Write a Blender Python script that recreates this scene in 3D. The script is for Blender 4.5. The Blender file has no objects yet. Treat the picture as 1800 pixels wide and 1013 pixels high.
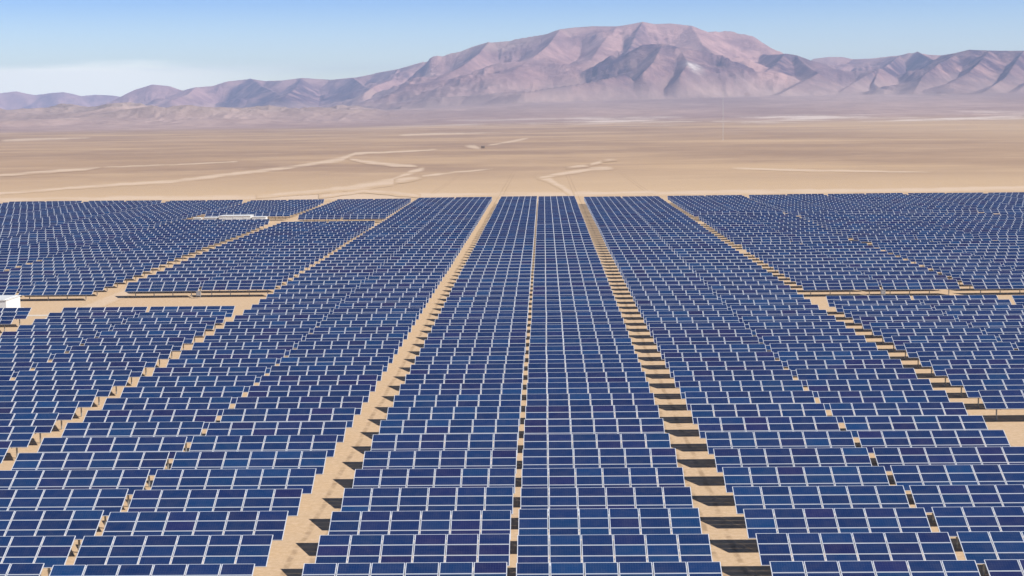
import bpy, math, random
import numpy as np
random.seed(7); rng = np.random.default_rng(7)
S = bpy.context.scene
CLOUD = 36.0
COL = S.collection
R = math.radians

# ------------------------------------------------------------------ camera
F = 2800.0 / 1800.0            # focal length in picture widths
CAMZ = 28.5
VPX, VPY, ROLL = 955.2, 207.0, 0.0120
a = np.array([VPX - 900, 506.5 - VPY, -2800.0]); a /= np.linalg.norm(a)
b = np.array([VPX + 100, 506.5 - VPY + 1000 * ROLL, -2800.0])
zc = np.cross(b, a); zc /= np.linalg.norm(zc)
M = np.stack([np.cross(a, zc), a, zc], 1)        # world -> camera
def ray(x, y):
    return M.T @ np.array([x - 900, 506.5 - y, -2800.0])
def on_plane(x, y, z=0.0):                        # where the line of sight meets height z
    d = ray(x, y); p = d * ((z - CAMZ) / d[2]); return p[0], p[1]
def at_dist(x, y, r):                             # point at horizontal distance r
    d = ray(x, y); p = d * (r / math.hypot(d[0], d[1])); return p[0], p[1], p[2] + CAMZ
def proj(X, Y, Z):
    c = M @ np.array([X, Y, Z - CAMZ]); return 900 + 2800 * c[0] / -c[2], 506.5 - 2800 * c[1] / -c[2]

from mathutils import Matrix
cam = bpy.data.cameras.new('camera'); co = bpy.data.objects.new('camera', cam); COL.objects.link(co)
cam.sensor_width = 36.0; cam.lens = 36.0 * F; cam.clip_start = 0.5; cam.clip_end = 120000
m4 = Matrix([list(M.T[i]) + [0] for i in range(3)] + [[0, 0, 0, 1]]); m4.translation = (0, 0, CAMZ)
co.matrix_world = m4; S.camera = co

# ------------------------------------------------------------------ light
EL, AZ = R(40), R(69.4)
sv = (math.sin(AZ) * math.cos(EL), -math.cos(AZ) * math.cos(EL), math.sin(EL))
sl = bpy.data.lights.new('sun', 'SUN'); so = bpy.data.objects.new('sun', sl); COL.objects.link(so)
sl.energy = 5.0; sl.angle = R(0.5); sl.color = (1.0, 0.95, 0.88)
from mathutils import Vector
so.rotation_euler = Vector(sv).to_track_quat('Z', 'Y').to_euler()
W = bpy.data.worlds.new('World'); S.world = W; W.use_nodes = True
wn, wl = W.node_tree.nodes, W.node_tree.links
bg = wn['Background']; bg.inputs[1].default_value = 0.05
sky = wn.new('ShaderNodeTexSky'); sky.sky_type = 'NISHITA'; sky.sun_disc = False
sky.sun_elevation = EL; sky.sun_rotation = math.atan2(sv[0], sv[1])
sky.altitude = 1200; sky.air_density = 1.0; sky.dust_density = 0.3; sky.ozone_density = 2.0
# the desert sky: brighter and whiter close to the horizon, a thin pale bank of cloud low in the west, deep overhead
wg = wn.new('ShaderNodeTexCoord'); ws = wn.new('ShaderNodeSeparateXYZ'); wl.new(wg.outputs['Generated'], ws.inputs[0])
rp = wn.new('ShaderNodeValToRGB'); wl.new(ws.outputs[2], rp.inputs[0]); rp.color_ramp.interpolation = 'LINEAR'
SKY = [(0.0, (.95, .92, .62)), (.024, (.92, .90, .64)), (.045, (.58, .62, .60)), (.073, (.245, .375, .555)), (.16, (.19, .28, .42)), (.5, (.17, .20, .25)), (1.0, (.17, .19, .22))]
while len(rp.color_ramp.elements) < len(SKY): rp.color_ramp.elements.new(0.5)
for e_, (p_, c_) in zip(rp.color_ramp.elements, SKY): e_.position = p_; e_.color = (*c_, 1)
mu = wn.new('ShaderNodeMix'); mu.data_type = 'RGBA'; mu.blend_type = 'MULTIPLY'; mu.inputs[0].default_value = 1
wl.new(sky.outputs[0], mu.inputs[6]); wl.new(rp.outputs[0], mu.inputs[7])
sc_ = wn.new('ShaderNodeVectorMath'); sc_.operation = 'SCALE'; sc_.inputs['Scale'].default_value = 4.0; wl.new(mu.outputs[2], sc_.inputs[0])
def wmr(v, a0, a1):
    x = wn.new('ShaderNodeMapRange'); x.interpolation_type = 'SMOOTHSTEP'; wl.new(v, x.inputs[0]); x.inputs[1].default_value = a0; x.inputs[2].default_value = a1; return x.outputs[0]
nz = wn.new('ShaderNodeTexNoise'); nz.inputs['Scale'].default_value = 9; nz.inputs['Detail'].default_value = 4
mp_ = wn.new('ShaderNodeMapping'); mp_.inputs['Scale'].default_value = (1, 1, 9); wl.new(wg.outputs['Generated'], mp_.inputs[0]); wl.new(mp_.outputs[0], nz.inputs['Vector'])
zz = wn.new('ShaderNodeMath'); zz.operation = 'MULTIPLY_ADD'; wl.new(nz.outputs['Fac'], zz.inputs[0]); zz.inputs[1].default_value = 0.014; wl.new(ws.outputs[2], zz.inputs[2])
pr = wn.new('ShaderNodeMath'); pr.operation = 'MULTIPLY'; wl.new(wmr(zz.outputs[0], .044, .037), pr.inputs[0]); wl.new(wmr(ws.outputs[0], -.12, -.27), pr.inputs[1])
cl_ = wn.new('ShaderNodeMix'); cl_.data_type = 'RGBA'; wl.new(pr.outputs[0], cl_.inputs[0]); wl.new(sc_.outputs[0], cl_.inputs[6]); cl_.inputs[7].default_value = (CLOUD, CLOUD * 1.0, CLOUD * 0.76, 1)
wl.new(cl_.outputs[2], bg.inputs[0])
V = S.view_settings; V.view_transform = 'Standard'; V.look = 'None'; V.exposure = 0.6; V.gamma = 1.0
S.cycles.max_bounces = 6; S.cycles.volume_bounces = 0; S.cycles.use_denoising = True
S.cycles.volume_step_rate = 1.0

# ------------------------------------------------------------------ material helpers
def mat(name):
    m = bpy.data.materials.new(name); m.use_nodes = True
    return m, m.node_tree.nodes, m.node_tree.links, m.node_tree.nodes['Principled BSDF']
def col(c): return (c[0], c[1], c[2], 1.0)
def mix(n, l, fac, c1, c2, mode='MIX'):
    x = n.new('ShaderNodeMix'); x.data_type = 'RGBA'; x.blend_type = mode
    for s, v in ((x.inputs[0], fac), (x.inputs[6], c1), (x.inputs[7], c2)):
        if isinstance(v, bpy.types.NodeSocket): l.new(v, s)
        elif isinstance(v, tuple): s.default_value = v if len(v) == 4 else col(v)
        else: s.default_value = v
    return x.outputs[2]
def mth(n, l, op, *v, clamp=False):
    x = n.new('ShaderNodeMath'); x.operation = op; x.use_clamp = clamp
    for s, q in zip(x.inputs, v):
        if isinstance(q, bpy.types.NodeSocket): l.new(q, s)
        else: s.default_value = q
    return x.outputs[0]
def maprange(n, l, v, a0, a1, b0=0.0, b1=1.0, smooth=True):
    x = n.new('ShaderNodeMapRange'); x.interpolation_type = 'SMOOTHSTEP' if smooth else 'LINEAR'
    l.new(v, x.inputs[0])
    for i, q in enumerate((a0, a1, b0, b1)): x.inputs[1 + i].default_value = q
    return x.outputs[0]
def noise(n, l, vec, scale, detail=4, rough=0.55, sx=1, sy=1, sz=1):
    if (sx, sy, sz) != (1, 1, 1):
        mp = n.new('ShaderNodeMapping'); mp.inputs['Scale'].default_value = (sx, sy, sz); l.new(vec, mp.inputs[0]); vec = mp.outputs[0]
    x = n.new('ShaderNodeTexNoise'); x.inputs['Scale'].default_value = scale
    x.inputs['Detail'].default_value = detail; x.inputs['Roughness'].default_value = rough
    l.new(vec, x.inputs['Vector']); return x.outputs['Fac']

# desert floor, fans and rock share one set of nodes, chosen by where the ground lies
SAND = (0.51, 0.365, 0.225); SAND2 = (0.43, 0.300, 0.180)
DES1 = (0.365, 0.250, 0.163); DES2 = (0.285, 0.194, 0.136); DES3 = (0.455, 0.318, 0.198)
PALE = (0.56, 0.43, 0.315)
AISLES = (-15.95, 11.65, 39.2, -42.8)
def desert_nodes(n, l):
    g = n.new('ShaderNodeNewGeometry'); P = g.outputs['Position']
    sp = n.new('ShaderNodeSeparateXYZ'); l.new(P, sp.inputs[0])
    ln = n.new('ShaderNodeVectorMath'); ln.operation = 'LENGTH'; l.new(P, ln.inputs[0]); r = ln.outputs['Value']
    # gravelly sand round the tables
    c = mix(n, l, noise(n, l, P, 0.12, 6, 0.65), SAND2, SAND)
    c = mix(n, l, maprange(n, l, noise(n, l, P, 2.2, 5, 0.7), 0.35, 0.75), c, (0.56, 0.41, 0.275))
    c = mix(n, l, maprange(n, l, noise(n, l, P, 7.0, 3, 0.7), 0.58, 0.75, 0, 0.65), c, (0.30, 0.21, 0.135))
    # wheel ruts along the aisles
    for xc in AISLES:
        q = mth(n, l, 'ABSOLUTE', mth(n, l, 'SUBTRACT', mth(n, l, 'ABSOLUTE', mth(n, l, 'ADD', sp.outputs[0], mth(n, l, 'MULTIPLY_ADD', noise(n, l, P, 0.08, 2, 0.5), 0.9, -xc - 0.45))), 0.72))
        q = mth(n, l, 'MULTIPLY', maprange(n, l, q, 0.30, 0.08), maprange(n, l, noise(n, l, P, 0.6, 4, 0.7), 0.38, 0.62))
        c = mix(n, l, mth(n, l, 'MULTIPLY', q, 0.75), c, (0.28, 0.19, 0.115))
    # open desert
    d = mix(n, l, maprange(n, l, noise(n, l, P, 0.004, 7, 0.65, 1.0, 0.8), 0.38, 0.62), DES2, DES1)
    d = mix(n, l, maprange(n, l, noise(n, l, P, 0.0016, 7, 0.65, 0.8, 1.0), 0.48, 0.64), d, DES3)
    d = mix(n, l, maprange(n, l, noise(n, l, P, 0.05, 4, 0.7), 0.45, 0.8, 0, 0.35), d, DES3)
    d = mix(n, l, maprange(n, l, noise(n, l, P, 0.011, 6, 0.7, 0.7, 1.0), 0.5, 0.68, 0, 0.55), d, (0.47, 0.335, 0.22))
    d = mix(n, l, maprange(n, l, noise(n, l, P, 0.02, 6, 0.75), 0.56, 0.72, 0, 0.5), d, (0.24, 0.165, 0.12))
    east = maprange(n, l, sp.outputs[0], 250, 900)
    d = mix(n, l, mth(n, l, 'MULTIPLY', east, 0.55), d, (0.50, 0.36, 0.225))
    c = mix(n, l, maprange(n, l, r, 540, 1000), c, d)
    # alluvial fans below the mountains
    f = mix(n, l, maprange(n, l, noise(n, l, P, 0.0009, 6, 0.6, 1, 0.5), 0.38, 0.62), (0.30, 0.208, 0.178), (0.41, 0.290, 0.240))
    f = mix(n, l, maprange(n, l, noise(n, l, P, 0.006, 7, 0.75, 1.6, 0.6), 0.40, 0.62, 0, 0.55), f, (0.235, 0.160, 0.135))
    wob = mth(n, l, 'MULTIPLY_ADD', noise(n, l, P, 0.0005, 5, 0.6), 2600, r)
    far = maprange(n, l, wob, 5000, 6500)
    c = mix(n, l, far, c, f)
    # pale salt crust where floor and fans meet
    band = mth(n, l, 'MULTIPLY', maprange(n, l, wob, 5100, 5600), maprange(n, l, wob, 7100, 6300))
    salt = mth(n, l, 'MULTIPLY', band, maprange(n, l, noise(n, l, P, 0.0030, 7, 0.75), 0.48, 0.60))
    salt = mth(n, l, 'MULTIPLY', salt, maprange(n, l, sp.outputs[0], -700, 300))
    c = mix(n, l, mth(n, l, 'MULTIPLY', salt, 0.75), c, (0.66, 0.56, 0.48))
    return c, r, P, g, sp
gm, n, l, bs = mat('desert_sand')
c, r, P, g, sp = desert_nodes(n, l)
l.new(c, bs.inputs['Base Color']); bs.inputs['Roughness'].default_value = 0.95; bs.inputs['Specular IOR Level'].default_value = 0.1
bp = n.new('ShaderNodeBump'); bp.inputs['Strength'].default_value = 0.5; bp.inputs['Distance'].default_value = 0.06
l.new(noise(n, l, P, 3.0, 6, 0.7), bp.inputs['Height']); l.new(bp.outputs[0], bs.inputs['Normal'])

mm, n, l, bs = mat('mountain_rock')
c, r, P, g, sp = desert_nodes(n, l)
sn = n.new('ShaderNodeSeparateXYZ'); l.new(g.outputs['Normal'], sn.inputs[0])
ra = n.new('ShaderNodeAttribute'); ra.attribute_name = 'rock'
rock = mix(n, l, maprange(n, l, noise(n, l, P, 0.0032, 8, 0.72), 0.36, 0.64), (0.26, 0.148, 0.135), (0.50, 0.300, 0.250))
rock = mix(n, l, maprange(n, l, noise(n, l, P, 0.0008, 4, 0.6), 0.52, 0.66, 0, 0.7), rock, (0.40, 0.27, 0.21))
dk = n.new('ShaderNodeAttribute'); dk.attribute_name = 'dark_rock'
rock = mix(n, l, mth(n, l, 'MULTIPLY', dk.outputs['Fac'], maprange(n, l, noise(n, l, P, 0.0045, 7, 0.72), 0.36, 0.58, 0.25, 1.0)), rock, (0.075, 0.044, 0.062))
pa = n.new('ShaderNodeAttribute'); pa.attribute_name = 'pale_scree'
rock = mix(n, l, mth(n, l, 'MULTIPLY', pa.outputs['Fac'], maprange(n, l, noise(n, l, P, 0.006, 6, 0.7), 0.35, 0.55)), rock, (0.78, 0.70, 0.62))
ol = n.new('ShaderNodeAttribute'); ol.attribute_name = 'low_hill'
rock = mix(n, l, mth(n, l, 'MULTIPLY', ol.outputs['Fac'], 0.85), rock, mix(n, l, maprange(n, l, noise(n, l, P, 0.006, 8, 0.75), 0.4, 0.6), (0.25, 0.193, 0.145), (0.36, 0.285, 0.21)))
c = mix(n, l, ra.outputs['Fac'], c, rock)
l.new(c, bs.inputs['Base Color']); bs.inputs['Roughness'].default_value = 0.95; bs.inputs['Specular IOR Level'].default_value = 0.05
bp = n.new('ShaderNodeBump'); bp.inputs['Strength'].default_value = 0.9; bp.inputs['Distance'].default_value = 30.0
bh = mth(n, l, 'MULTIPLY', noise(n, l, P, 0.009, 8, 0.72), mth(n, l, 'MULTIPLY_ADD', ra.outputs['Fac'], 0.8, 0.2)); l.new(bh, bp.inputs['Height']); l.new(bp.outputs[0], bs.inputs['Normal'])

tm, n, l, bs = mat('pale_track_sand')
c, r, P, g, sp = desert_nodes(n, l)
at = n.new('ShaderNodeAttribute'); at.attribute_name = 'edge'
fac = mth(n, l, 'MULTIPLY', at.outputs['Fac'], maprange(n, l, noise(n, l, P, 0.03, 5, 0.65), 0.3, 0.65, 0.35, 0.95))
fac = maprange(n, l, mth(n, l, 'MULTIPLY_ADD', noise(n, l, P, 0.045, 6, 0.75), 0.9, mth(n, l, 'SUBTRACT', fac, 0.45)), 0.10, 0.85, 0, 0.85)
fac = mth(n, l, 'MULTIPLY', fac, maprange(n, l, at.outputs['Fac'], 0.0, 0.35))
l.new(mix(n, l, fac, c, PALE), bs.inputs['Base Color']); bs.inputs['Roughness'].default_value = 0.95; bs.inputs['Specular IOR Level'].default_value = 0.1

def plain(name, c, rough=0.5, metal=0.0, var=0.0, scale=3.0):
    m, n, l, bs = mat(name)
    if var:
        tc = n.new('ShaderNodeNewGeometry')
        l.new(mix(n, l, noise(n, l, tc.outputs['Position'], scale, 5, 0.65), tuple(x * (1 - var) for x in c), tuple(min(1, x * (1 + var)) for x in c)), bs.inputs['Base Color'])
    else: bs.inputs['Base Color'].default_value = col(c)
    bs.inputs['Roughness'].default_value = rough; bs.inputs['Metallic'].default_value = metal
    return m
ALU = plain('anodised_aluminium', (0.52, 0.54, 0.59), 0.4, 0.0, 0.06, 1.5)
STEEL = plain('galvanised_steel', (0.34, 0.34, 0.34), 0.5, 0.3, 0.15, 4)
BACK = plain('greyed_backsheet', (0.30, 0.30, 0.30), 0.6)  # white sheet coloured grey to deepen the shade under the tables
WHITE = plain('white_painted_steel', (0.60, 0.60, 0.585), 0.5, 0.0, 0.08, 0.8)
GREYM = plain('grey_vent_louvre', (0.30, 0.30, 0.31), 0.5)
CONC = plain('pale_concrete', (0.60, 0.56, 0.49), 0.9, 0.0, 0.1, 0.9)

def glass(name, use_attr):
    m, n, l, bs = mat(name)
    if use_attr:
        x = n.new('ShaderNodeAttribute'); x.attribute_name = 'tint'; c = x.outputs['Color']
        g = n.new('ShaderNodeNewGeometry'); P = g.outputs['Position']
    else:
        x = n.new('ShaderNodeObjectInfo'); c = x.outputs['Color']
        tc = n.new('ShaderNodeTexCoord'); P = tc.outputs['Object']
        g = n.new('ShaderNodeNewGeometry')
        sp = n.new('ShaderNodeSeparateXYZ'); l.new(P, sp.inputs[0])   # grid of cells behind the glass
        def line(v, pitch, half):
            q = mth(n, l, 'FRACT', mth(n, l, 'MULTIPLY_ADD', v, 1 / pitch, 50.0))
            return mth(n, l, 'GREATER_THAN', mth(n, l, 'ABSOLUTE', mth(n, l, 'SUBTRACT', q, 0.5)), 0.5 - half)
        gl = mth(n, l, 'MAXIMUM', line(sp.outputs[0], 0.156, 0.016), line(sp.outputs[1], 0.152, 0.016))
        c = mix(n, l, mth(n, l, 'MULTIPLY', gl, 0.13), c, (0.45, 0.5, 0.6))
    c = mix(n, l, maprange(n, l, noise(n, l, g.outputs['Position'], 1.3, 4, 0.7), 0.35, 0.7, 0.0, 0.03), c, (0.40, 0.32, 0.25))  # film of dust
    l.new(c, bs.inputs['Base Color']); bs.inputs['Roughness'].default_value = 0.12; bs.inputs['IOR'].default_value = 1.45
    bs.inputs['Specular IOR Level'].default_value = 0.4
    return m
GLASS = glass('blue_cells_under_glass', False); GLASSF = glass('blue_cells_under_glass_far', True)

def tint(lean=0.0):
    # most panels are navy; a few batches lean to violet or to a clearer blue
    u = random.gauss(lean, 0.50)
    navy, violet, clear = (0.0062, 0.0222, 0.085), (0.0115, 0.0165, 0.074), (0.0060, 0.0335, 0.110)
    q = violet if u < 0 else clear; t = min(1.0, abs(u)) ** 1.6
    k = random.uniform(0.88, 1.12)
    return tuple((a_ + (b_ - a_) * t) * k for a_, b_ in zip(navy, q))

# ------------------------------------------------------------------ mesh helpers
def tag(o, label=None, cat=None, group=None, kind=None):
    for k, v in (('label', label), ('category', cat), ('group', group), ('kind', kind)):
        if v: o[k] = v
    return o
class MB:
    def __init__(s): s.v, s.f, s.m, s.c = [], [], [], []
    def face(s, pts, mi=0):
        i = len(s.v); s.v += [tuple(p) for p in pts]; s.f.append(tuple(range(i, i + len(pts)))); s.m.append(mi)
    def box(s, x0, x1, y0, y1, z0, z1, mi=0, T=None):
        P = [(x, y, z) for z in (z0, z1) for y in (y0, y1) for x in (x0, x1)]
        if T: P = [T(p) for p in P]
        i = len(s.v); s.v += P
        for q in ((0, 2, 3, 1), (4, 5, 7, 6), (0, 1, 5, 4), (2, 6, 7, 3), (0, 4, 6, 2), (1, 3, 7, 5)):
            s.f.append(tuple(i + k for k in q)); s.m.append(mi)
    def mesh(s, name, mats):
        me = bpy.data.meshes.new(name); me.from_pydata(s.v, [], s.f)
        for q in mats: me.materials.append(q)
        me.polygons.foreach_set('material_index', s.m); me.update(); return me
    def build(s, name, mats, parent=None):
        o = bpy.data.objects.new(name, s.mesh(name, mats)); COL.objects.link(o)
        if parent: o.parent = parent
        return o
def empty(name, loc, rz=0):
    o = bpy.data.objects.new(name, None); COL.objects.link(o); o.location = loc; o.rotation_euler = (0, 0, rz); o.empty_display_size = 0.5; return o

# ------------------------------------------------------------------ solar table
TH = R(25); CT, ST = math.cos(TH), math.sin(TH)
CP, RP = 2.012, 1.015             # column and row pitch of the panels
LW, LH = 1.962, 0.992          # one panel
SL = 3 * RP; HT = 2.5          # slope length, height of the top edge
Z0 = HT - SL * ST
def onslope(u, v, w=0.0):      # u along the row, v up the slope, w off the surface
    return (u, -SL * CT / 2 + v * CT - w * ST, Z0 + v * ST + w * CT)
FBX = 0.048; FBY = 0.030; TK = 0.04
def panel_geo(mb, T, parts='both'):
    x, y = LW / 2, LH / 2; xi, yi = x - FBX, y - FBY
    o = [(-x, -y), (x, -y), (x, y), (-x, y)]; i = [(-xi, -yi), (xi, -yi), (xi, yi), (-xi, yi)]
    if parts in ('both', 'glass'):
        mb.face([T((p[0], p[1], -0.004)) for p in i], 0)
        if parts == 'glass': mb.face([T((p[0], p[1], -0.012)) for p in reversed(i)], 1)
    if parts in ('both', 'frame'):
        for k in range(4):
            j = (k + 1) % 4
            mb.face([T((*o[k], 0)), T((*o[j], 0)), T((*i[j], 0)), T((*i[k], 0))], 1)
            mb.face([T((*o[j], 0)), T((*o[k], 0)), T((*o[k], -TK)), T((*o[j], -TK))], 1)
            if parts == 'frame':
                mb.face([T((*i[k], 0)), T((*i[j], 0)), T((*i[j], -TK)), T((*i[k], -TK))], 1)
        if parts == 'both': mb.face([T((p[0], p[1], -TK)) for p in reversed(o)], 2)
idT = lambda p: p
mb = MB(); panel_geo(mb, idT); PANEL = mb.mesh('solar_panel', [GLASS, ALU, BACK])
mb = MB(); panel_geo(mb, idT, 'glass'); PGLASS = mb.mesh('solar_panel', [GLASS, BACK])
mb = MB(); panel_geo(mb, idT, 'frame'); mb.m = [0] * len(mb.m); PFRAME = mb.mesh('panel_frame', [ALU])
POSTX = (-4.6, -1.55, 1.55, 4.6)
def frame_geo(mb, T=idT, mi=0):
    for v in (0.28, 0.78, 1.28, 1.78, 2.30, 2.78):                  # purlins
        mb.box(-6.0, 6.0, v - 0.03, v + 0.03, -TK - 0.085, -TK - 0.005, mi, lambda p: T(onslope(*p)))
    for x in POSTX:                                                  # rafters
        mb.box(x - 0.04, x + 0.04, 0.15, SL - 0.15, -TK - 0.19, -TK - 0.088, mi, lambda p: T(onslope(*p)))
def post_geo(mb, x, T=idT, mi=0):
    q = onslope(x, SL * 0.52, -TK - 0.20)
    mb.box(x - 0.05, x + 0.05, q[1] - 0.08, q[1] + 0.08, -0.7, q[2], mi, T)
mb = MB(); frame_geo(mb); TFRAME = mb.mesh('mounting_frame', [STEEL])
mb = MB(); post_geo(mb, 0.0); TPOST = mb.mesh('support_post', [STEEL])
def tilt(o, u, v):
    o.location = onslope(u, v); o.rotation_euler = (TH, 0, 0)

def new_part(name, me, parent):
    o = bpy.data.objects.new(name, me); COL.objects.link(o); o.parent = parent; return o
def make_table(fine):
    t = empty('solar_table', (0, 0, 0))
    for i in range(6):
        for j in range(3):
            p = new_part('solar_panel', PGLASS if fine else PANEL, t); tilt(p, (i - 2.5) * CP, (j + 0.5) * RP)
            if fine: new_part('panel_frame', PFRAME, p)
    new_part('mounting_frame', TFRAME, t)
    for x in POSTX:
        q = new_part('support_post', TPOST, t); q.location = (x, 0, 0)
    return t
def copy_table(src):
    t = src.copy(); COL.objects.link(t)
    for ch in src.children:
        c = ch.copy(); COL.objects.link(c); c.parent = t
        for g in ch.children:
            d = g.copy(); COL.objects.link(d); d.parent = c
    return t

# layout: blocks of two tables side by side, rows k at depth D0 + k * PITCH (top edge)
D0, PITCH = 91.7, 6.36
XM, GAP, TW, COR = -2.13, 0.44, 12.072, 2.87
C1 = XM - GAP / 2 - TW / 2; C2 = XM + GAP / 2 + TW / 2
BW = 2 * TW + GAP
L0 = XM - GAP / 2 - TW - COR      # east edge of the first block west of the middle
R0 = XM + GAP / 2 + TW + COR
LEFT = [L0, -43.95, -73.0, -100.4, -127.7, -154.5, -182]; RIGHT = [R0, 40.45, 67.1, 92.9, 119.1, 145.2, 171.4]
def left_block(i):  e = LEFT[i]; return [e - TW / 2, e - TW - GAP - TW / 2]
def right_block(i): e = RIGHT[i]; return [e + TW / 2, e + TW + GAP + TW / 2]
rows = []   # (x centre, k, row index for its label, block key, half)
def add(xs, ks, key, off=0.0):
    for h, x in enumerate(xs):
        for j, k in enumerate(ks): rows.append((x, k, j, key, h))
R_ = lambda a0, a1: [a0 + i for i in range(int(round(a1 - a0)) + 1)]
add([C1, C2], R_(0, 69), 'C')
add(left_block(0), R_(0, 69), 'L1'); add(right_block(0), R_(0, 68.4), 'R1')
l2n = [20.75 - j for j in range(17)]; add(left_block(1), l2n, 'L2n')
l2f = [26.4 + j for j in range(25)]; add(left_block(1), l2f, 'L2f'); add(left_block(1), [55.3 + j for j in range(14)], 'L2b')
r2n = [8.9 + 0.98 * j for j in range(14)]; add(right_block(1), r2n, 'R2n')
r2f = [25.2 + j for j in range(13)]; r2m = [39.5 + j for j in range(13)]; r2b = [54.1 + j for j in range(15)]
for i in range(1, 7):
    add(right_block(i), r2f, 'R%df' % (i + 1)); add(right_block(i), r2m, 'R%dm' % (i + 1)); add(right_block(i), r2b, 'R%db' % (i + 1))
add(right_block(2), r2n[8:], 'R3n')
for i in range(2, 7):
    sh = rng.uniform(-1, 1)
    ks = [25.9 + j for j in range(27)] + [57.6 + j for j in range(12)] if i == 2 else [25.9 + j for j in range(44)]
    add(left_block(i), ks, 'L%d' % (i + 1))
add(left_block(2), [20.75 - j for j in range(4)], 'L3n')

def seen(x, k):                       # area of the table inside the picture, in pixels
    y1 = D0 + k * PITCH; q0 = proj(x - 6, y1, HT); q1 = proj(x + 6, y1, HT); q2 = proj(x, y1 - PITCH, HT)
    w = max(0, min(1800, q1[0]) - max(0, q0[0])); h = max(0, min(1013, q2[1]) - min(1013, max(0, (q0[1] + q1[1]) / 2)))
    return w * h
rows = [(seen(x, k), x, k, j, key, h) for x, k, j, key, h in rows]
def near_frame(x, k):                  # beside the picture too, for a step to either side
    y1 = D0 + k * PITCH; return proj(x + 6, y1, HT)[0] > -420 and proj(x - 6, y1, HT)[0] < 2220
rows = [q for q in rows if near_frame(q[1], q[2])]
rows.sort(key=lambda q: -q[0])
near, rest = rows[:300], rows[300:]
ORD = ['first', 'second', 'third', 'fourth', 'fifth', 'sixth', 'seventh', 'eighth', 'ninth', 'tenth', 'eleventh', 'twelfth', 'thirteenth', 'fourteenth', 'fifteenth',
       'sixteenth', 'seventeenth', 'eighteenth', 'nineteenth']
TEN = {2: ('twentieth', 'twenty-'), 3: ('thirtieth', 'thirty-'), 4: ('fortieth', 'forty-'), 5: ('fiftieth', 'fifty-'), 6: ('sixtieth', 'sixty-')}
def ordinal(i):                       # 1-based
    if i < 20: return ORD[i - 1]
    d, u = divmod(i, 10); return TEN[d][0] if u == 0 else TEN[d][1] + ORD[u - 1]
def label_of(key, h, k, j):
    o = ordinal(j + 1)
    if key == 'C': return 'blue solar table just %s of the thin central seam, %s row up from the bottom' % (('left', 'right')[h], o)
    if key == 'L1': return ('blue solar table bordering left central sand aisle, %s row up from the bottom', 'blue solar table in outer half of left main block, %s row up')[h] % o
    if key == 'R1': return ('blue solar table bordering right shadow-striped aisle, %s row up from the bottom', 'blue solar table in outer half of right main block, %s row up')[h] % o
    if key == 'L2n': return ('blue solar table on near side of left cross road, inner half, %s row from road', 'blue solar table on near side of left cross road, outer half, %s row from road')[h] % o
    if key == 'L2f': return ('blue solar table beyond left cross road, half bordering main block, %s row behind road', 'blue solar table beyond left cross road, half bordering slanting road, %s row behind road')[h] % o
    if key == 'R2n': return ('blue solar table behind right sandy clearing, inner half, %s row back', 'blue solar table behind right sandy clearing, outer half, %s row back')[h] % o
    side, num, part = key[0], key[1], key[2:]
    s = 'left' if side == 'L' else 'right'
    w = {'2': 'second', '3': 'third', '4': 'fourth', '5': 'fifth', '6': 'sixth', '7': 'seventh'}[num]
    z = {'f': 'behind cross road', 'm': 'behind first thin gap', 'b': 'behind second thin gap', 'n': 'before cross road', '': 'behind cross road'}[part]
    return 'blue solar table, %s %s block, %s half, %s row %s' % (w, s, ('inner', 'outer')[h], o, z)
GROUP = 'solar tables standing in long rows on the desert sand'
FINE_N = 100
def sway(x, y):                       # the rows follow gentle rises of the desert floor
    w = min(1.0, max(0.0, (abs(x) - 30) / 60))
    return (math.sin(x / 23.0 + y / 37.0 + 1.3) + math.sin(y / 19.0 - x / 31.0 + .4)) * (0.05 + 0.09 * w) + random.gauss(0, 0.025)
tf = make_table(True); tc_ = make_table(False); used = set()
for idx, (ar, x, k, j, key, h) in enumerate(near):
    src = tf if idx < FINE_N else tc_
    if id(src) in used: t = copy_table(src)
    else: used.add(id(src)); t = src
    t.location = (x + random.gauss(0, .018), D0 + k * PITCH - SL * CT / 2 + random.gauss(0, .05), sway(x, D0 + k * PITCH))
    t.rotation_euler = (0, 0, random.gauss(0, 0.0015))
    tag(t, label_of(key, h, k, j), 'solar table', GROUP)
    lean = random.gauss(0.05, 0.24)
    for c in t.children:
        if c.name.startswith('solar_panel'):
            c.color = (*tint(lean), 1)

# everything farther back, past the nearest three hundred, as one object
base = MB(); 
for i in range(6):
    for jj in range(3):
        def T(p, i=i, jj=jj): return onslope((i - 2.5) * CP + p[0], (jj + .5) * RP + p[1], p[2])
        panel_geo(base, T)
npan = len(base.f)
frame_geo(base, mi=3)
for x in POSTX: post_geo(base, x, mi=3)
bv = np.array(base.v); off = 0
nf = len(base.f); sizes = np.array([len(f) for f in base.f]); flat = np.concatenate([np.array(f) for f in base.f])
nt = len(rest)
allv = np.zeros((nt, len(bv), 3), np.float32); tints = np.zeros((nt, 18, 3), np.float32)
for i, (ar, x, k, j, key, h) in enumerate(rest):
    allv[i] = bv + np.array([x + random.gauss(0, .018), D0 + k * PITCH - SL * CT / 2 + random.gauss(0, .05), sway(x, D0 + k * PITCH)])
    lean = random.gauss(0.05, 0.24); tints[i] = [tint(lean) for _ in range(18)]
me = bpy.data.meshes.new('distant_solar_tables')
nl = len(flat)
me.vertices.add(nt * len(bv)); me.vertices.foreach_set('co', allv.ravel())
me.loops.add(nt * nl); me.loops.foreach_set('vertex_index', (flat[None] + (np.arange(nt) * len(bv))[:, None]).ravel().astype(np.int32))
me.polygons.add(nt * nf)
st = np.concatenate([[0], np.cumsum(sizes)[:-1]])
me.polygons.foreach_set('loop_start', (st[None] + (np.arange(nt) * nl)[:, None]).ravel().astype(np.int32))
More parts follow.
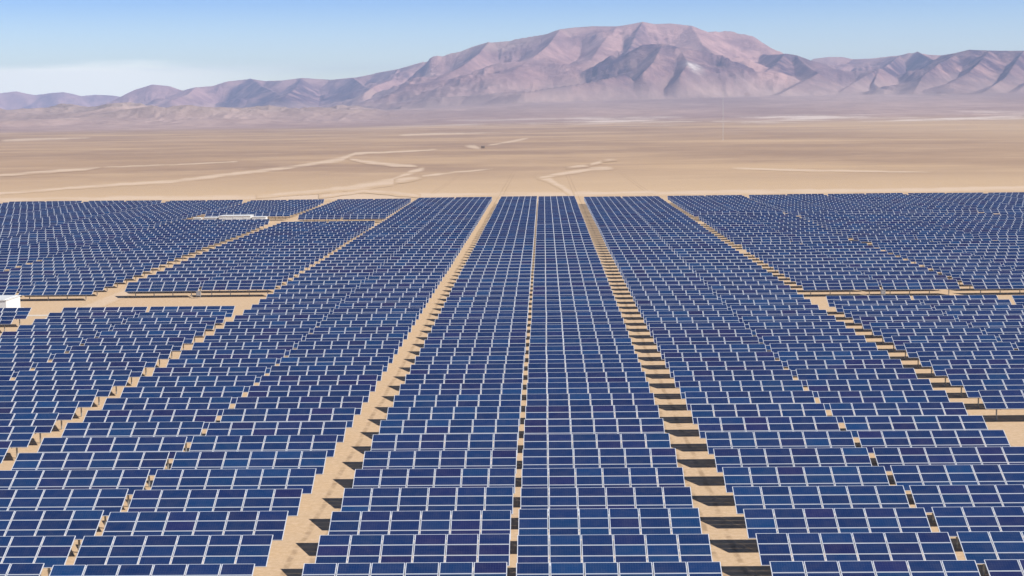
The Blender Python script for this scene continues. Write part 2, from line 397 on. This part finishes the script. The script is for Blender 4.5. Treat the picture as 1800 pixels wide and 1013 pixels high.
me.polygons.foreach_set('material_index', np.tile(np.array(base.m), nt).astype(np.int32))
for q in (GLASSF, ALU, BACK, STEEL): me.materials.append(q)
at = me.attributes.new('tint', 'FLOAT_COLOR', 'FACE')
fc = np.ones((nt, nf, 4), np.float32); per = npan // 18
fc[:, :npan, :3] = np.repeat(tints, per, axis=1)
at.data.foreach_set('color', fc.ravel())
me.update(calc_edges=True); me.validate()
o = bpy.data.objects.new('distant_solar_tables', me); COL.objects.link(o)
tag(o, 'mass of far blue solar tables filling the field to its back edge', 'solar tables', kind='stuff')

# ------------------------------------------------------------------ ground
def grid_mesh(name, X, Y, Z, mats, attrs=None):
    h, w = X.shape; me = bpy.data.meshes.new(name)
    v = np.stack([X, Y, Z], -1).reshape(-1, 3).astype(np.float32)
    me.vertices.add(h * w); me.vertices.foreach_set('co', v.ravel())
    i = np.arange(h * w).reshape(h, w); q = np.stack([i[:-1, :-1], i[:-1, 1:], i[1:, 1:], i[1:, :-1]], -1).reshape(-1, 4)
    me.loops.add(q.size); me.loops.foreach_set('vertex_index', q.ravel().astype(np.int32))
    me.polygons.add(len(q)); me.polygons.foreach_set('loop_start', (np.arange(len(q)) * 4).astype(np.int32))
    me.polygons.foreach_set('use_smooth', np.ones(len(q), bool))
    for m in mats: me.materials.append(m)
    for k, d in (attrs or {}).items():
        me.attributes.new(k, 'FLOAT', 'POINT').data.foreach_set('value', d.ravel().astype(np.float32))
    me.update(calc_edges=True); me.validate(); o = bpy.data.objects.new(name, me); COL.objects.link(o); return o

def vnoise(x, y, seed):
    xi, yi = np.floor(x).astype(np.int64), np.floor(y).astype(np.int64); xf, yf = x - xi, y - yi
    def hsh(i, j):
        q = (i * 374761393 + j * 668265263 + seed * 982451653) & 0xffffffff
        q = ((q ^ (q >> 13)) * 1274126177) & 0xffffffff
        return ((q ^ (q >> 16)) & 0xffff) / 65535.0
    u, w = xf * xf * xf * (xf * (6 * xf - 15) + 10), yf * yf * yf * (yf * (6 * yf - 15) + 10)
    return (hsh(xi, yi) * (1 - u) + hsh(xi + 1, yi) * u) * (1 - w) + (hsh(xi, yi + 1) * (1 - u) + hsh(xi + 1, yi + 1) * u) * w
def fbm(x, y, seed, oct=5, gain=0.5, ridged=False):
    t = np.zeros_like(x); amp, tot = 1.0, 0.0
    for o_ in range(oct):
        v = vnoise(x * 2 ** o_ + 17.3 * o_, y * 2 ** o_ - 9.1 * o_, seed + o_)
        if ridged: v = 1 - np.abs(2 * v - 1)
        t += v * amp; tot += amp; amp *= gain
    return t / tot

th = np.linspace(-math.pi, math.pi, 721); rr = np.concatenate([[0.01], np.geomspace(30, 60000, 160)])
TT, RR = np.meshgrid(th, rr)
X, Y = RR * np.sin(TT), RR * np.cos(TT)
Zg = np.where(RR > 620, (fbm(X / 160, Y / 160, 3, 4) - 0.5) * 2.4 * np.clip((RR - 620) / 500, 0, 1) * np.clip((9000 - RR) / 5000, 0, 1), 0)
# flat near the traced tracks so they lie on it
g_ = grid_mesh('ground', X, Y, Zg * 0.0, [gm]); tag(g_, kind='structure')

# ------------------------------------------------------------------ mountains
ridges = [  # picture x, y, distance in km; the last number is how far the flanks spread (1 = about 24 degrees)
 ([(-700,150,22),(-420,160,22),(-200,166,22),(-80,170,22),(0,163,22),(28,159,22),(46,163,22),(62,166,22),(112,161,22),(130,165,22),(143,168,22),(166,166,22),(198,167,22),(230,172,22),(300,172,22),(380,176,22)],1.0,0),
 ([(200,176,16),(222,166,16),(240,156,16),(268,147.5,16),(298,151,16),(322,159,16),(345,153,15.5),(374,150,15.5),(400,142,15.5),(440,138,15.5),(470,142,15.5),(500,141,15),(530,137,15),(580,140,15),(620,136,14.5),(660,128,14.5),(700,121,14),(745,108,13.5),(775,98,13.5),(793,94,13.5),(806,96,13.5),(830,103,13.6)],0.9,0),
 ([(440,138,15.5),(462,152,14.6),(492,166,13.8)],0.9,1),
 ([(530,137,15),(520,155,14),(500,170,13)],0.9,1),
 ([(620,136,14.5),(640,152,13.4),(672,160,12.8),(690,172,12.2)],0.9,1),
 ([(345,153,15.5),(330,166,14.6),(300,176,14)],0.9,0),
 ([(700,121,14),(690,140,13),(660,150,12.6),(640,164,12)],0.9,0),
 ([(808,99,12.6),(830,82,12.4),(860,73,12.2),(900,70,12.2),(935,64,12.1),(960,60,12),(985,51,12),(1010,48,12),(1040,46,12),(1085,46,12),(1110,42,12),(1130,38,12),(1150,42,12),(1180,41,12),(1215,45,12),(1250,58,12),(1290,74,12),(1335,93,12)],0.95,0),
 ([(860,73,12.2),(842,94,11.6),(815,115,11.0),(770,140,10.5)],1.0,0.3),
 ([(985,51,12),(965,78,11.2),(935,104,10.6),(905,122,10.2)],1.1,0.3),
 ([(1085,46,12),(1060,75,11.3),(1040,104,10.6),(1010,130,10.2)],1.2,0),
 ([(1130,38,12),(1118,60,11.5),(1108,84,11.0),(1090,104,10.6)],0.5,0.9),
 ([(1215,45,12),(1235,78,11.2),(1265,104,10.6),(1290,120,10.2)],1.2,0),
 ([(1088,108,10.3),(1108,90,10.2),(1132,77,10.1),(1165,76,10.1),(1196,86,10.1),(1216,98,10.1),(1240,108,10)],0.48,1),
 ([(1165,76,10.1),(1150,108,9.6),(1130,128,9.3)],0.58,0.7),
 ([(1196,86,10.1),(1210,112,9.6),(1195,132,9.3)],0.58,0.7),
 ([(720,184,9.5),(750,172,9.4),(780,170,9.3),(820,168,9.3),(870,163,9.2),(920,160,9.2),(960,163,9.1)],0.55,1),
 ([(880,168,8.9),(920,162,8.8),(960,155,8.9),(1010,148,9),(1055,140,9.1),(1100,130,9.3)],0.55,1),
 ([(1335,93,12),(1350,96,11.6),(1380,94,11.2),(1400,97,11.2),(1422,105,11.2),(1450,112,11.4)],0.72,0.7),
 ([(1380,94,11.2),(1362,116,10.5),(1330,136,10.0),(1300,158,9.6)],0.6,1),
 ([(1400,97,11.2),(1420,118,10.6),(1440,128,10.2),(1400,150,9.7),(1370,166,9.4)],0.62,0.8),
 ([(1330,108,11),(1290,128,10.4),(1270,148,9.9)],0.62,0.8),
 ([(1430,103,14),(1455,100,14),(1480,100,14),(1500,104,14),(1530,103,13.6),(1560,99,13.4),(1582,97,13.2),(1600,92.5,13),(1612,90,13),(1630,94,13),(1655,96,13)],0.9,0),
 ([(1582,97,13.2),(1555,118,11.6),(1530,128,10.8),(1500,146,10.2),(1465,170,9.6)],0.6,1),
 ([(1545,120,11.2),(1536,146,10.4),(1552,160,10)],0.7,0.5),
 ([(1612,90,13),(1640,104,12),(1660,108,11.2)],0.6,0.6),
 ([(1655,97,11.5),(1680,93,11.2),(1705,87,11),(1740,88,11),(1800,88,11),(1860,84,11),(1950,90,11),(2050,84,11),(2200,96,11),(2400,110,11),(2700,120,11)],0.85,1),
 ([(1690,92,11.1),(1650,112,10.4),(1622,134,9.9),(1608,160,9.5)],0.5,1),
 ([(1740,88,11),(1720,112,10.3),(1702,128,9.9),(1668,146,9.6)],0.7,1),
 ([(1800,88,11),(1780,118,10.2),(1768,136,9.8),(1722,168,9.1)],0.5,1),
 ([(1860,84,11),(1850,120,10.2),(1810,142,9.7),(1780,168,9.2)],0.62,0.9),
 ([(1950,90,11),(1930,125,10.0),(1900,160,9.3)],0.62,0.8),
]
low = []
az = np.linspace(R(-27), R(27), 1500); rr = np.geomspace(3000, 27000, 760)
A, RR = np.meshgrid(az, rr)
X, Y = RR * np.sin(A), RR * np.cos(A)
pxs = 955 + 2800 * np.tan(A)                     # only sorts west from east
east = np.clip((pxs - 500) / 500, 0, 1); east = east * east * (3 - 2 * east)
q = np.clip((RR - 3000) / 7000, 0, 1)
basez = (q ** 1.6) * (60 + 92 * east) + (RR > 10000) * 0
basez += (fbm(X / 900, Y / 900, 11, 4) - 0.5) * 14 * np.clip((RR - 3600) / 3000, 0, 1)
wx = (fbm(X / 700, Y / 700, 21, 4) - 0.5); wy = (fbm(X / 700, Y / 700, 31, 4) - 0.5)
NEARCREST = np.ones_like(X); H = np.zeros_like(X); DK = np.zeros_like(X); LO = np.zeros_like(X)
gul = fbm(X / 620, Y / 620, 41, 5, 0.5, True); gul2 = fbm(X / 150, Y / 150, 51, 3, 0.5, True)
for lst, islow in ((ridges, False), (low, True)):
    for pts, wid, dark in lst:
        P3 = [at_dist(x, y, d * 1000) for x, y, d in pts]
        hmax = max(p[2] for p in P3); reach = hmax * 2.6 * wid + 900
        sel = (X > min(p[0] for p in P3) - reach) & (X < max(p[0] for p in P3) + reach) & (Y > min(p[1] for p in P3) - reach) & (Y < max(p[1] for p in P3) + reach)
        x, y, bz = X[sel], Y[sel], basez[sel]
        if not len(x): continue
        bd = np.full(x.shape, 1e9); bh = np.zeros_like(x)
        best = np.full(x.shape, -1e9)
        for (x0, y0, z0), (x1, y1, z1) in zip(P3[:-1], P3[1:]):
            dx, dy = x1 - x0, y1 - y0; t = np.clip(((x - x0) * dx + (y - y0) * dy) / (dx * dx + dy * dy), 0, 1)
            d0 = np.hypot(x - x0 - t * dx, y - y0 - t * dy); zr = z0 + t * (z1 - z0)
            h0 = np.maximum(zr - bz, 1)
            k = np.clip(d0 / 350, 0, 1)
            d = np.maximum(d0 + k * (wx[sel] * 760 + (gul[sel] - .60) * -340 + (gul2[sel] - .60) * -100 + 30), d0 * 0.3)
            wdt = h0 * 2.25 * wid + 60
            u = np.clip(d / (wdt * 1.5), 0, 1)
            f_ = h0 * (1 - u) ** 1.7
            bd = np.where(f_ > best, d0, bd); best = np.maximum(best, f_)
        cur = H[sel]; win = best > cur
        H[sel] = np.where(win, best, cur)
        nc = NEARCREST[sel]; NEARCREST[sel] = np.where(win, bd / 300 + 0.15 * islow, nc); dk = DK[sel]; DK[sel] = np.where(win, dark, dk); lo = LO[sel]; LO[sel] = np.where(win, float(islow), lo)
hr = fbm(X / 520, Y / 620, 91, 6, 0.5, True)
env = np.interp(RR, [5000, 5400, 6200, 7000, 7700, 8600, 9600], [0, 5, 27, 50, 60, 34, 0])
wst = np.clip((900 - pxs) / 420, 0, 1); wst = wst * wst * (3 - 2 * wst)
hill = env * wst * (0.30 + 0.95 * np.clip((hr - 0.42) / 0.4, 0, 1.15)) * (0.30 + 1.35 * fbm(X / 700, Y / 900, 95, 3))
LO = np.where(hill > H, np.clip(hill / 14, 0, 1), 0); DK = np.where(hill > H, 0, DK); NEARCREST = np.where(hill > H, 0.3, NEARCREST); H = np.maximum(H, hill)
Z = basez + H
Z[RR < 3400] -= ((3400 - RR[RR < 3400]) / 400) ** 2 * 3
def blur_(Aa, k):
    for _ in range(k):
        Aa = (Aa + np.roll(Aa, 1, 0) + np.roll(Aa, -1, 0) + np.roll(Aa, 1, 1) + np.roll(Aa, -1, 1)) / 5
    return Aa
rough = np.clip(blur_(DK, 8) + 0.25 * blur_(LO, 8), 0, 1)
tx = 0.55 * fbm(X / 230, Y / 260, 71, 5, 0.62, True) + 0.45 * fbm(X / 95, Y / 120, 72, 4, 0.6, True) - 0.55
Z += tx * np.clip(H, 0, 160) * (0.09 + 0.24 * rough) * np.clip(NEARCREST, 0, 1)
rockf = np.clip((H - 8) / 130 + (fbm(X / 300, Y / 300, 61, 4) - .5) * 0.5, 0, 1)
ci = int(np.argmin(np.abs(az - math.atan((1217 - 955.2) / 2800 / 1.0)))); ri = 0
for ri in range(len(rr)):
    if proj(X[ri, ci], Y[ri, ci], Z[ri, ci])[1] <= 116: break
sx_, sy_ = X[ri, ci], Y[ri, ci]
pale = np.exp(-(((X - sx_) / 42) ** 2 + ((Y - sy_) / 90) ** 2))
mo = grid_mesh('mountains', X, Y, Z, [mm], {'rock': rockf, 'dark_rock': blur_(DK, 6), 'low_hill': blur_(LO, 10), 'pale_scree': pale})
tag(mo, kind='structure')

# ------------------------------------------------------------------ pale tracks and washes in the desert
def track(name, pts, z=0.05):
    # points: picture x, y and thickness there, laid onto the ground
    P, seg = [], []
    for (x0, y0, t0), (x1, y1, t1) in zip(pts[:-1], pts[1:]):
        nseg = max(2, int(abs(x1 - x0) / 6) + int(abs(y1 - y0) / 3))
        for i in range(nseg): u = i / nseg; seg.append((x0 + (x1 - x0) * u, y0 + (y1 - y0) * u, t0 + (t1 - t0) * u))
    seg.append(pts[-1]); V_, E_ = [], []
    ph = random.random() * 50
    for i, (x, y, t) in enumerate(seg):
        t *= 0.75 + 0.5 * float(vnoise(np.array([i * 0.35 + ph]), np.array([0.5]), 5)[0]); y += (float(vnoise(np.array([i * 0.3 + ph]), np.array([7.5]), 6)[0]) - .5) * 1.0
        for u, e in ((-1.5, 0), (-.35, 1), (.35, 1), (1.5, 0)):
            X_, Y_ = on_plane(x, y + u * t * 0.8, z); V_.append((X_, Y_, z)); E_.append(e * min(1.0, (i + .5) / 2, (len(seg) - i - .5) / 2))
    Xv = np.array(V_).reshape(len(seg), 4, 3)
    o = grid_mesh(name, Xv[..., 0], Xv[..., 1], Xv[..., 2], [tm], {'edge': np.array(E_).reshape(len(seg), 4)})
    tag(o, kind='structure'); return o
track('dirt_track', [(-60,345,3),(0,340,3),(100,332,3),(200,325,3),(300,319,3.2),(400,307,3.5),(470,299,3.5),(540,290,4),(600,280,5),(625,270,3),(680,268,2),(770,263,2)])
track('dirt_track', [(450,346,3),(560,336,4),(640,327,6),(690,319,7),(706,312,6),(720,304,5),(748,296,4)], 0.09)
track('dirt_track', [(692,319,4),(715,315,5),(742,312,3)], 0.13)
track('dirt_track', [(612,279,2),(645,285,3.5),(690,290,3.5),(735,292,2.5)], 0.09)
track('dirt_track', [(735,311,2),(800,303,2),(870,297,1)], 0.05)
track('dirt_track', [(560,346,3),(640,336,3),(700,340,4),(740,345,3)], 0.13)
track('dirt_track', [(180,294,1.5),(300,290,1.5),(420,284,1.2)], 0.05)
track('dirt_track', [(-40,309,2),(20,307,3),(80,302,3),(150,297,3),(180,294,1)], 0.09)
track('dirt_track', [(1010,345,7),(990,330,6),(965,316,5),(942,311,3)], 0.05)
track('dirt_track', [(945,313,2.5),(990,305,3.5),(1040,297,3.5),(1080,296,3)], 0.09)
track('dirt_track', [(995,295,2),(1036,291,3)], 0.13)
track('dirt_track', [(1036,290,3),(1060,283,3.5)], 0.17)
track('dirt_track', [(1058,282,3),(1085,281,2)], 0.21)
track('dirt_track', [(855,256,1.5),(880,252,2),(905,248,2.5),(930,243,1.5)], 0.05)
track('dirt_track', [(815,257,3),(835,259,4),(846,262,2)], 0.09)
track('dirt_track', [(700,238,2),(780,235,3),(860,232,3),(950,229,3),(1000,226,2)], 0.05)
track('dirt_track', [(1285,296,1.5),(1400,299,2.5),(1520,301,2),(1640,303,1)], 0.05)
track('dirt_track', [(0,248,2),(60,245,3),(160,242,2)], 0.05)
track('dirt_track', [(-80,353,5),(250,348,5),(560,347,6),(900,342,5),(1300,338,5),(1600,334,4.5),(1900,330,5)], 0.02)
# service road along the second corridor on the west side
def strip(name, x0, x1, y0, y1, z, step=4.0):
    nn = max(2, int((y1 - y0) / step)); ys = np.linspace(y0, y1, nn)
    us = np.array([0, .25, .75, 1.0]); Xv = np.zeros((nn, 4)); Yv = np.zeros((nn, 4))
    jit = (vnoise(ys / 9, ys * 0 + .5, 77) - .5) * .5
    for i, u in enumerate(us): Xv[:, i] = x0 + (x1 - x0) * u + jit; Yv[:, i] = ys
    o = grid_mesh(name, Xv, Yv, Xv * 0 + z, [tm], {'edge': np.tile([0, .8, .8, 0], (nn, 1))}); tag(o, kind='structure')
e1 = L0 - BW; e2 = -43.95 - BW
strip('service_road', -43.9, e1 - .1, 95, 540, .02); strip('service_road', -72.9, e2 - .1, 225, 540, .02)

# ------------------------------------------------------------------ inverter cabins
def cabin(name, x0, x1, y0, y1, h, label, doors=2):
    cx, cy = (x0 + x1) / 2, (y0 + y1) / 2; w, d = (x1 - x0) / 2, (y1 - y0) / 2
    t = empty(name, (cx, cy, 0))
    q = MB(); q.box(-w, w, -d, d, .25, h); q.build('cabin_body', [WHITE], t)
    q = MB(); q.box(-w - .12, w + .12, -d - .12, d + .12, h, h + .1)
    q.box(-w + .3, w - .3, -d + .3, d - .3, h + .1, h + .16); q.build('roof', [WHITE], t)
    q = MB(); q.box(-w - .4, w + .4, -d - .4, d + .4, -.2, .25); q.build('plinth', [CONC], t)
    for i in range(doors):
        u = -w + (i + .5) * 2 * w / doors
        q = MB(); q.box(u - .55, u + .55, -d - .04, -d, .3, min(2.3, h - .25)); dd = q.build('door', [WHITE], t)
        q = MB()
        for s in range(6): q.box(u - .4, u + .4, -d - .07, -d - .042, .6 + s * .12, .66 + s * .12)
        q.build('vent', [GREYM], dd)
    tag(t, label, 'inverter cabin', 'white inverter cabins among the solar tables'); return t
cabin('inverter_cabin', -96.0, -81.1, 236.5, 243.0, 2.1, 'large flat white inverter cabin at the left end of the sandy cross road', 4)
cabin('inverter_cabin', -91.3, -82.5, 445, 450.5, 2.0, 'longest white inverter cabin among the far left solar tables', 3)
cabin('inverter_cabin', -82.0, -78.2, 445, 448, 1.65, 'small white cabin just right of the longest far white cabin', 1)
cabin('inverter_cabin', -95.6, -92.1, 445, 448.5, 1.65, 'small white cabin just left of the longest far white cabin', 1)
cabin('inverter_cabin', -98.6, -96.4, 445, 447, 1.55, 'smallest white cabin at left end of the far white cabin row', 1)

q = MB(); q.box(-84.5, -73.3, 233.8, 234.6, -.1, .12); q.box(-73.3, -72.5, 224, 234.6, -.1, .12)
tag(q.build('concrete_kerb', [CONC]), 'pale concrete kerb edging the tables by the large left cabin', 'kerb')

# cable combiner boxes in the gap at the front of the blocks behind the cross road
for gx, gk, lab in ((sum(left_block(1)) / 2, 26.4, 'small grey combiner box under the front tables behind the left cross road'), (sum(right_block(1)) / 2, 25.2, 'small grey combiner box under the front tables behind the right cross road')):
    gy = D0 + gk * PITCH - SL * CT - 0.9; t = empty('combiner_box', (gx, gy, 0))
    q = MB(); q.box(-.36, .36, -.16, .16, .4, 1.1); q.build('box_body', [STEEL], t)
    q = MB(); q.box(-.42, .42, -.22, .2, 1.1, 1.14); q.build('roof', [STEEL], t)
    q = MB(); q.box(-.3, .3, -.185, -.162, .45, 1.05); d_ = q.build('door', [GREYM], t)
    q = MB(); q.box(.2, .24, -.22, -.187, .7, .85); q.build('handle', [STEEL], d_)
    for u in (-.28, .28): q = MB(); q.box(u - .03, u + .03, -.08, .08, -.3, .4); q.build('leg', [STEEL], t)
    tag(t, lab, 'combiner box', 'combiner boxes at the cross road')

# lattice mast far out on the plain
def bar(q, p0, p1, r_):
    p0, p1 = np.array(p0, float), np.array(p1, float); d = p1 - p0; d /= np.linalg.norm(d)
    u = np.cross(d, (0, 0, 1) if abs(d[2]) < .9 else (1, 0, 0)); u /= np.linalg.norm(u); w = np.cross(d, u)
    A_ = [p0 + r_ * (u * math.cos(t) + w * math.sin(t)) for t in np.arange(4) * math.pi / 2]; B_ = [p + (p1 - p0) for p in A_]
    for i in range(4): j = (i + 1) % 4; q.face([A_[i], A_[j], B_[j], B_[i]])
    q.face(B_)
mx, my = on_plane(1271, 247); mt = empty('lattice_mast', (mx, my, 0)); mh = 56
leg = [(0.55 * math.cos(t), 0.55 * math.sin(t)) for t in (R(90), R(210), R(330))]
for x_, y_ in leg: q = MB(); bar(q, (x_, y_, -.5), (x_, y_, mh), .035); q.build('leg', [WHITE], mt)
q = MB()
for s in range(40):
    za, zb = s * 1.4, (s + 1) * 1.4
    for i in range(3): bar(q, (*leg[i], za), (*leg[(i + 1) % 3], zb), .015)
q.build('lattice_bracing', [WHITE], mt)
tag(mt, 'slim pale lattice mast standing alone on the plain below the mountains', 'mast')

# small dark shed beside the pale spoil heap
sx, sy = on_plane(849, 261); sh_ = empty('desert_shed', (sx, sy, 0))
DARK = plain('weathered_brown_sheet', (0.20, 0.15, 0.115), 0.8, 0, .2, .5)
q = MB(); q.box(-1.7, 1.7, -2, 2, -.1, 1.8); q.build('wall', [DARK], sh_)
q = MB(); q.face([(-1.9, -2.3, 1.8), (1.9, -2.3, 1.8), (1.9, 0, 2.5), (-1.9, 0, 2.5)]); q.face([(-1.9, 0, 2.5), (1.9, 0, 2.5), (1.9, 2.3, 1.8), (-1.9, 2.3, 1.8)])
q.face([(-1.9, -2.3, 1.8), (-1.9, 0, 2.5), (-1.9, 2.3, 1.8)]); q.face([(1.9, 2.3, 1.8), (1.9, 0, 2.5), (1.9, -2.3, 1.8)]); q.build('roof', [DARK], sh_)
tag(sh_, 'tiny dark shed beside a pale sand patch far out on the desert plain', 'shed')

# ------------------------------------------------------------------ air
HZ = 6.2e-5
hb = MB(); hb.box(-30000, 30000, -2000, 28000, -6, 930)
hm = bpy.data.materials.new('pale_air'); hm.use_nodes = True; n, l = hm.node_tree.nodes, hm.node_tree.links
n.remove(n['Principled BSDF']); pv = n.new('ShaderNodeVolumePrincipled')
pv.inputs['Color'].default_value = (0.57, 0.68, 1.0, 1); pv.inputs['Density'].default_value = HZ; pv.inputs['Anisotropy'].default_value = 0.0
l.new(pv.outputs[0], n['Material Output'].inputs['Volume'])
ho = hb.build('haze', [hm]); tag(ho, kind='stuff')
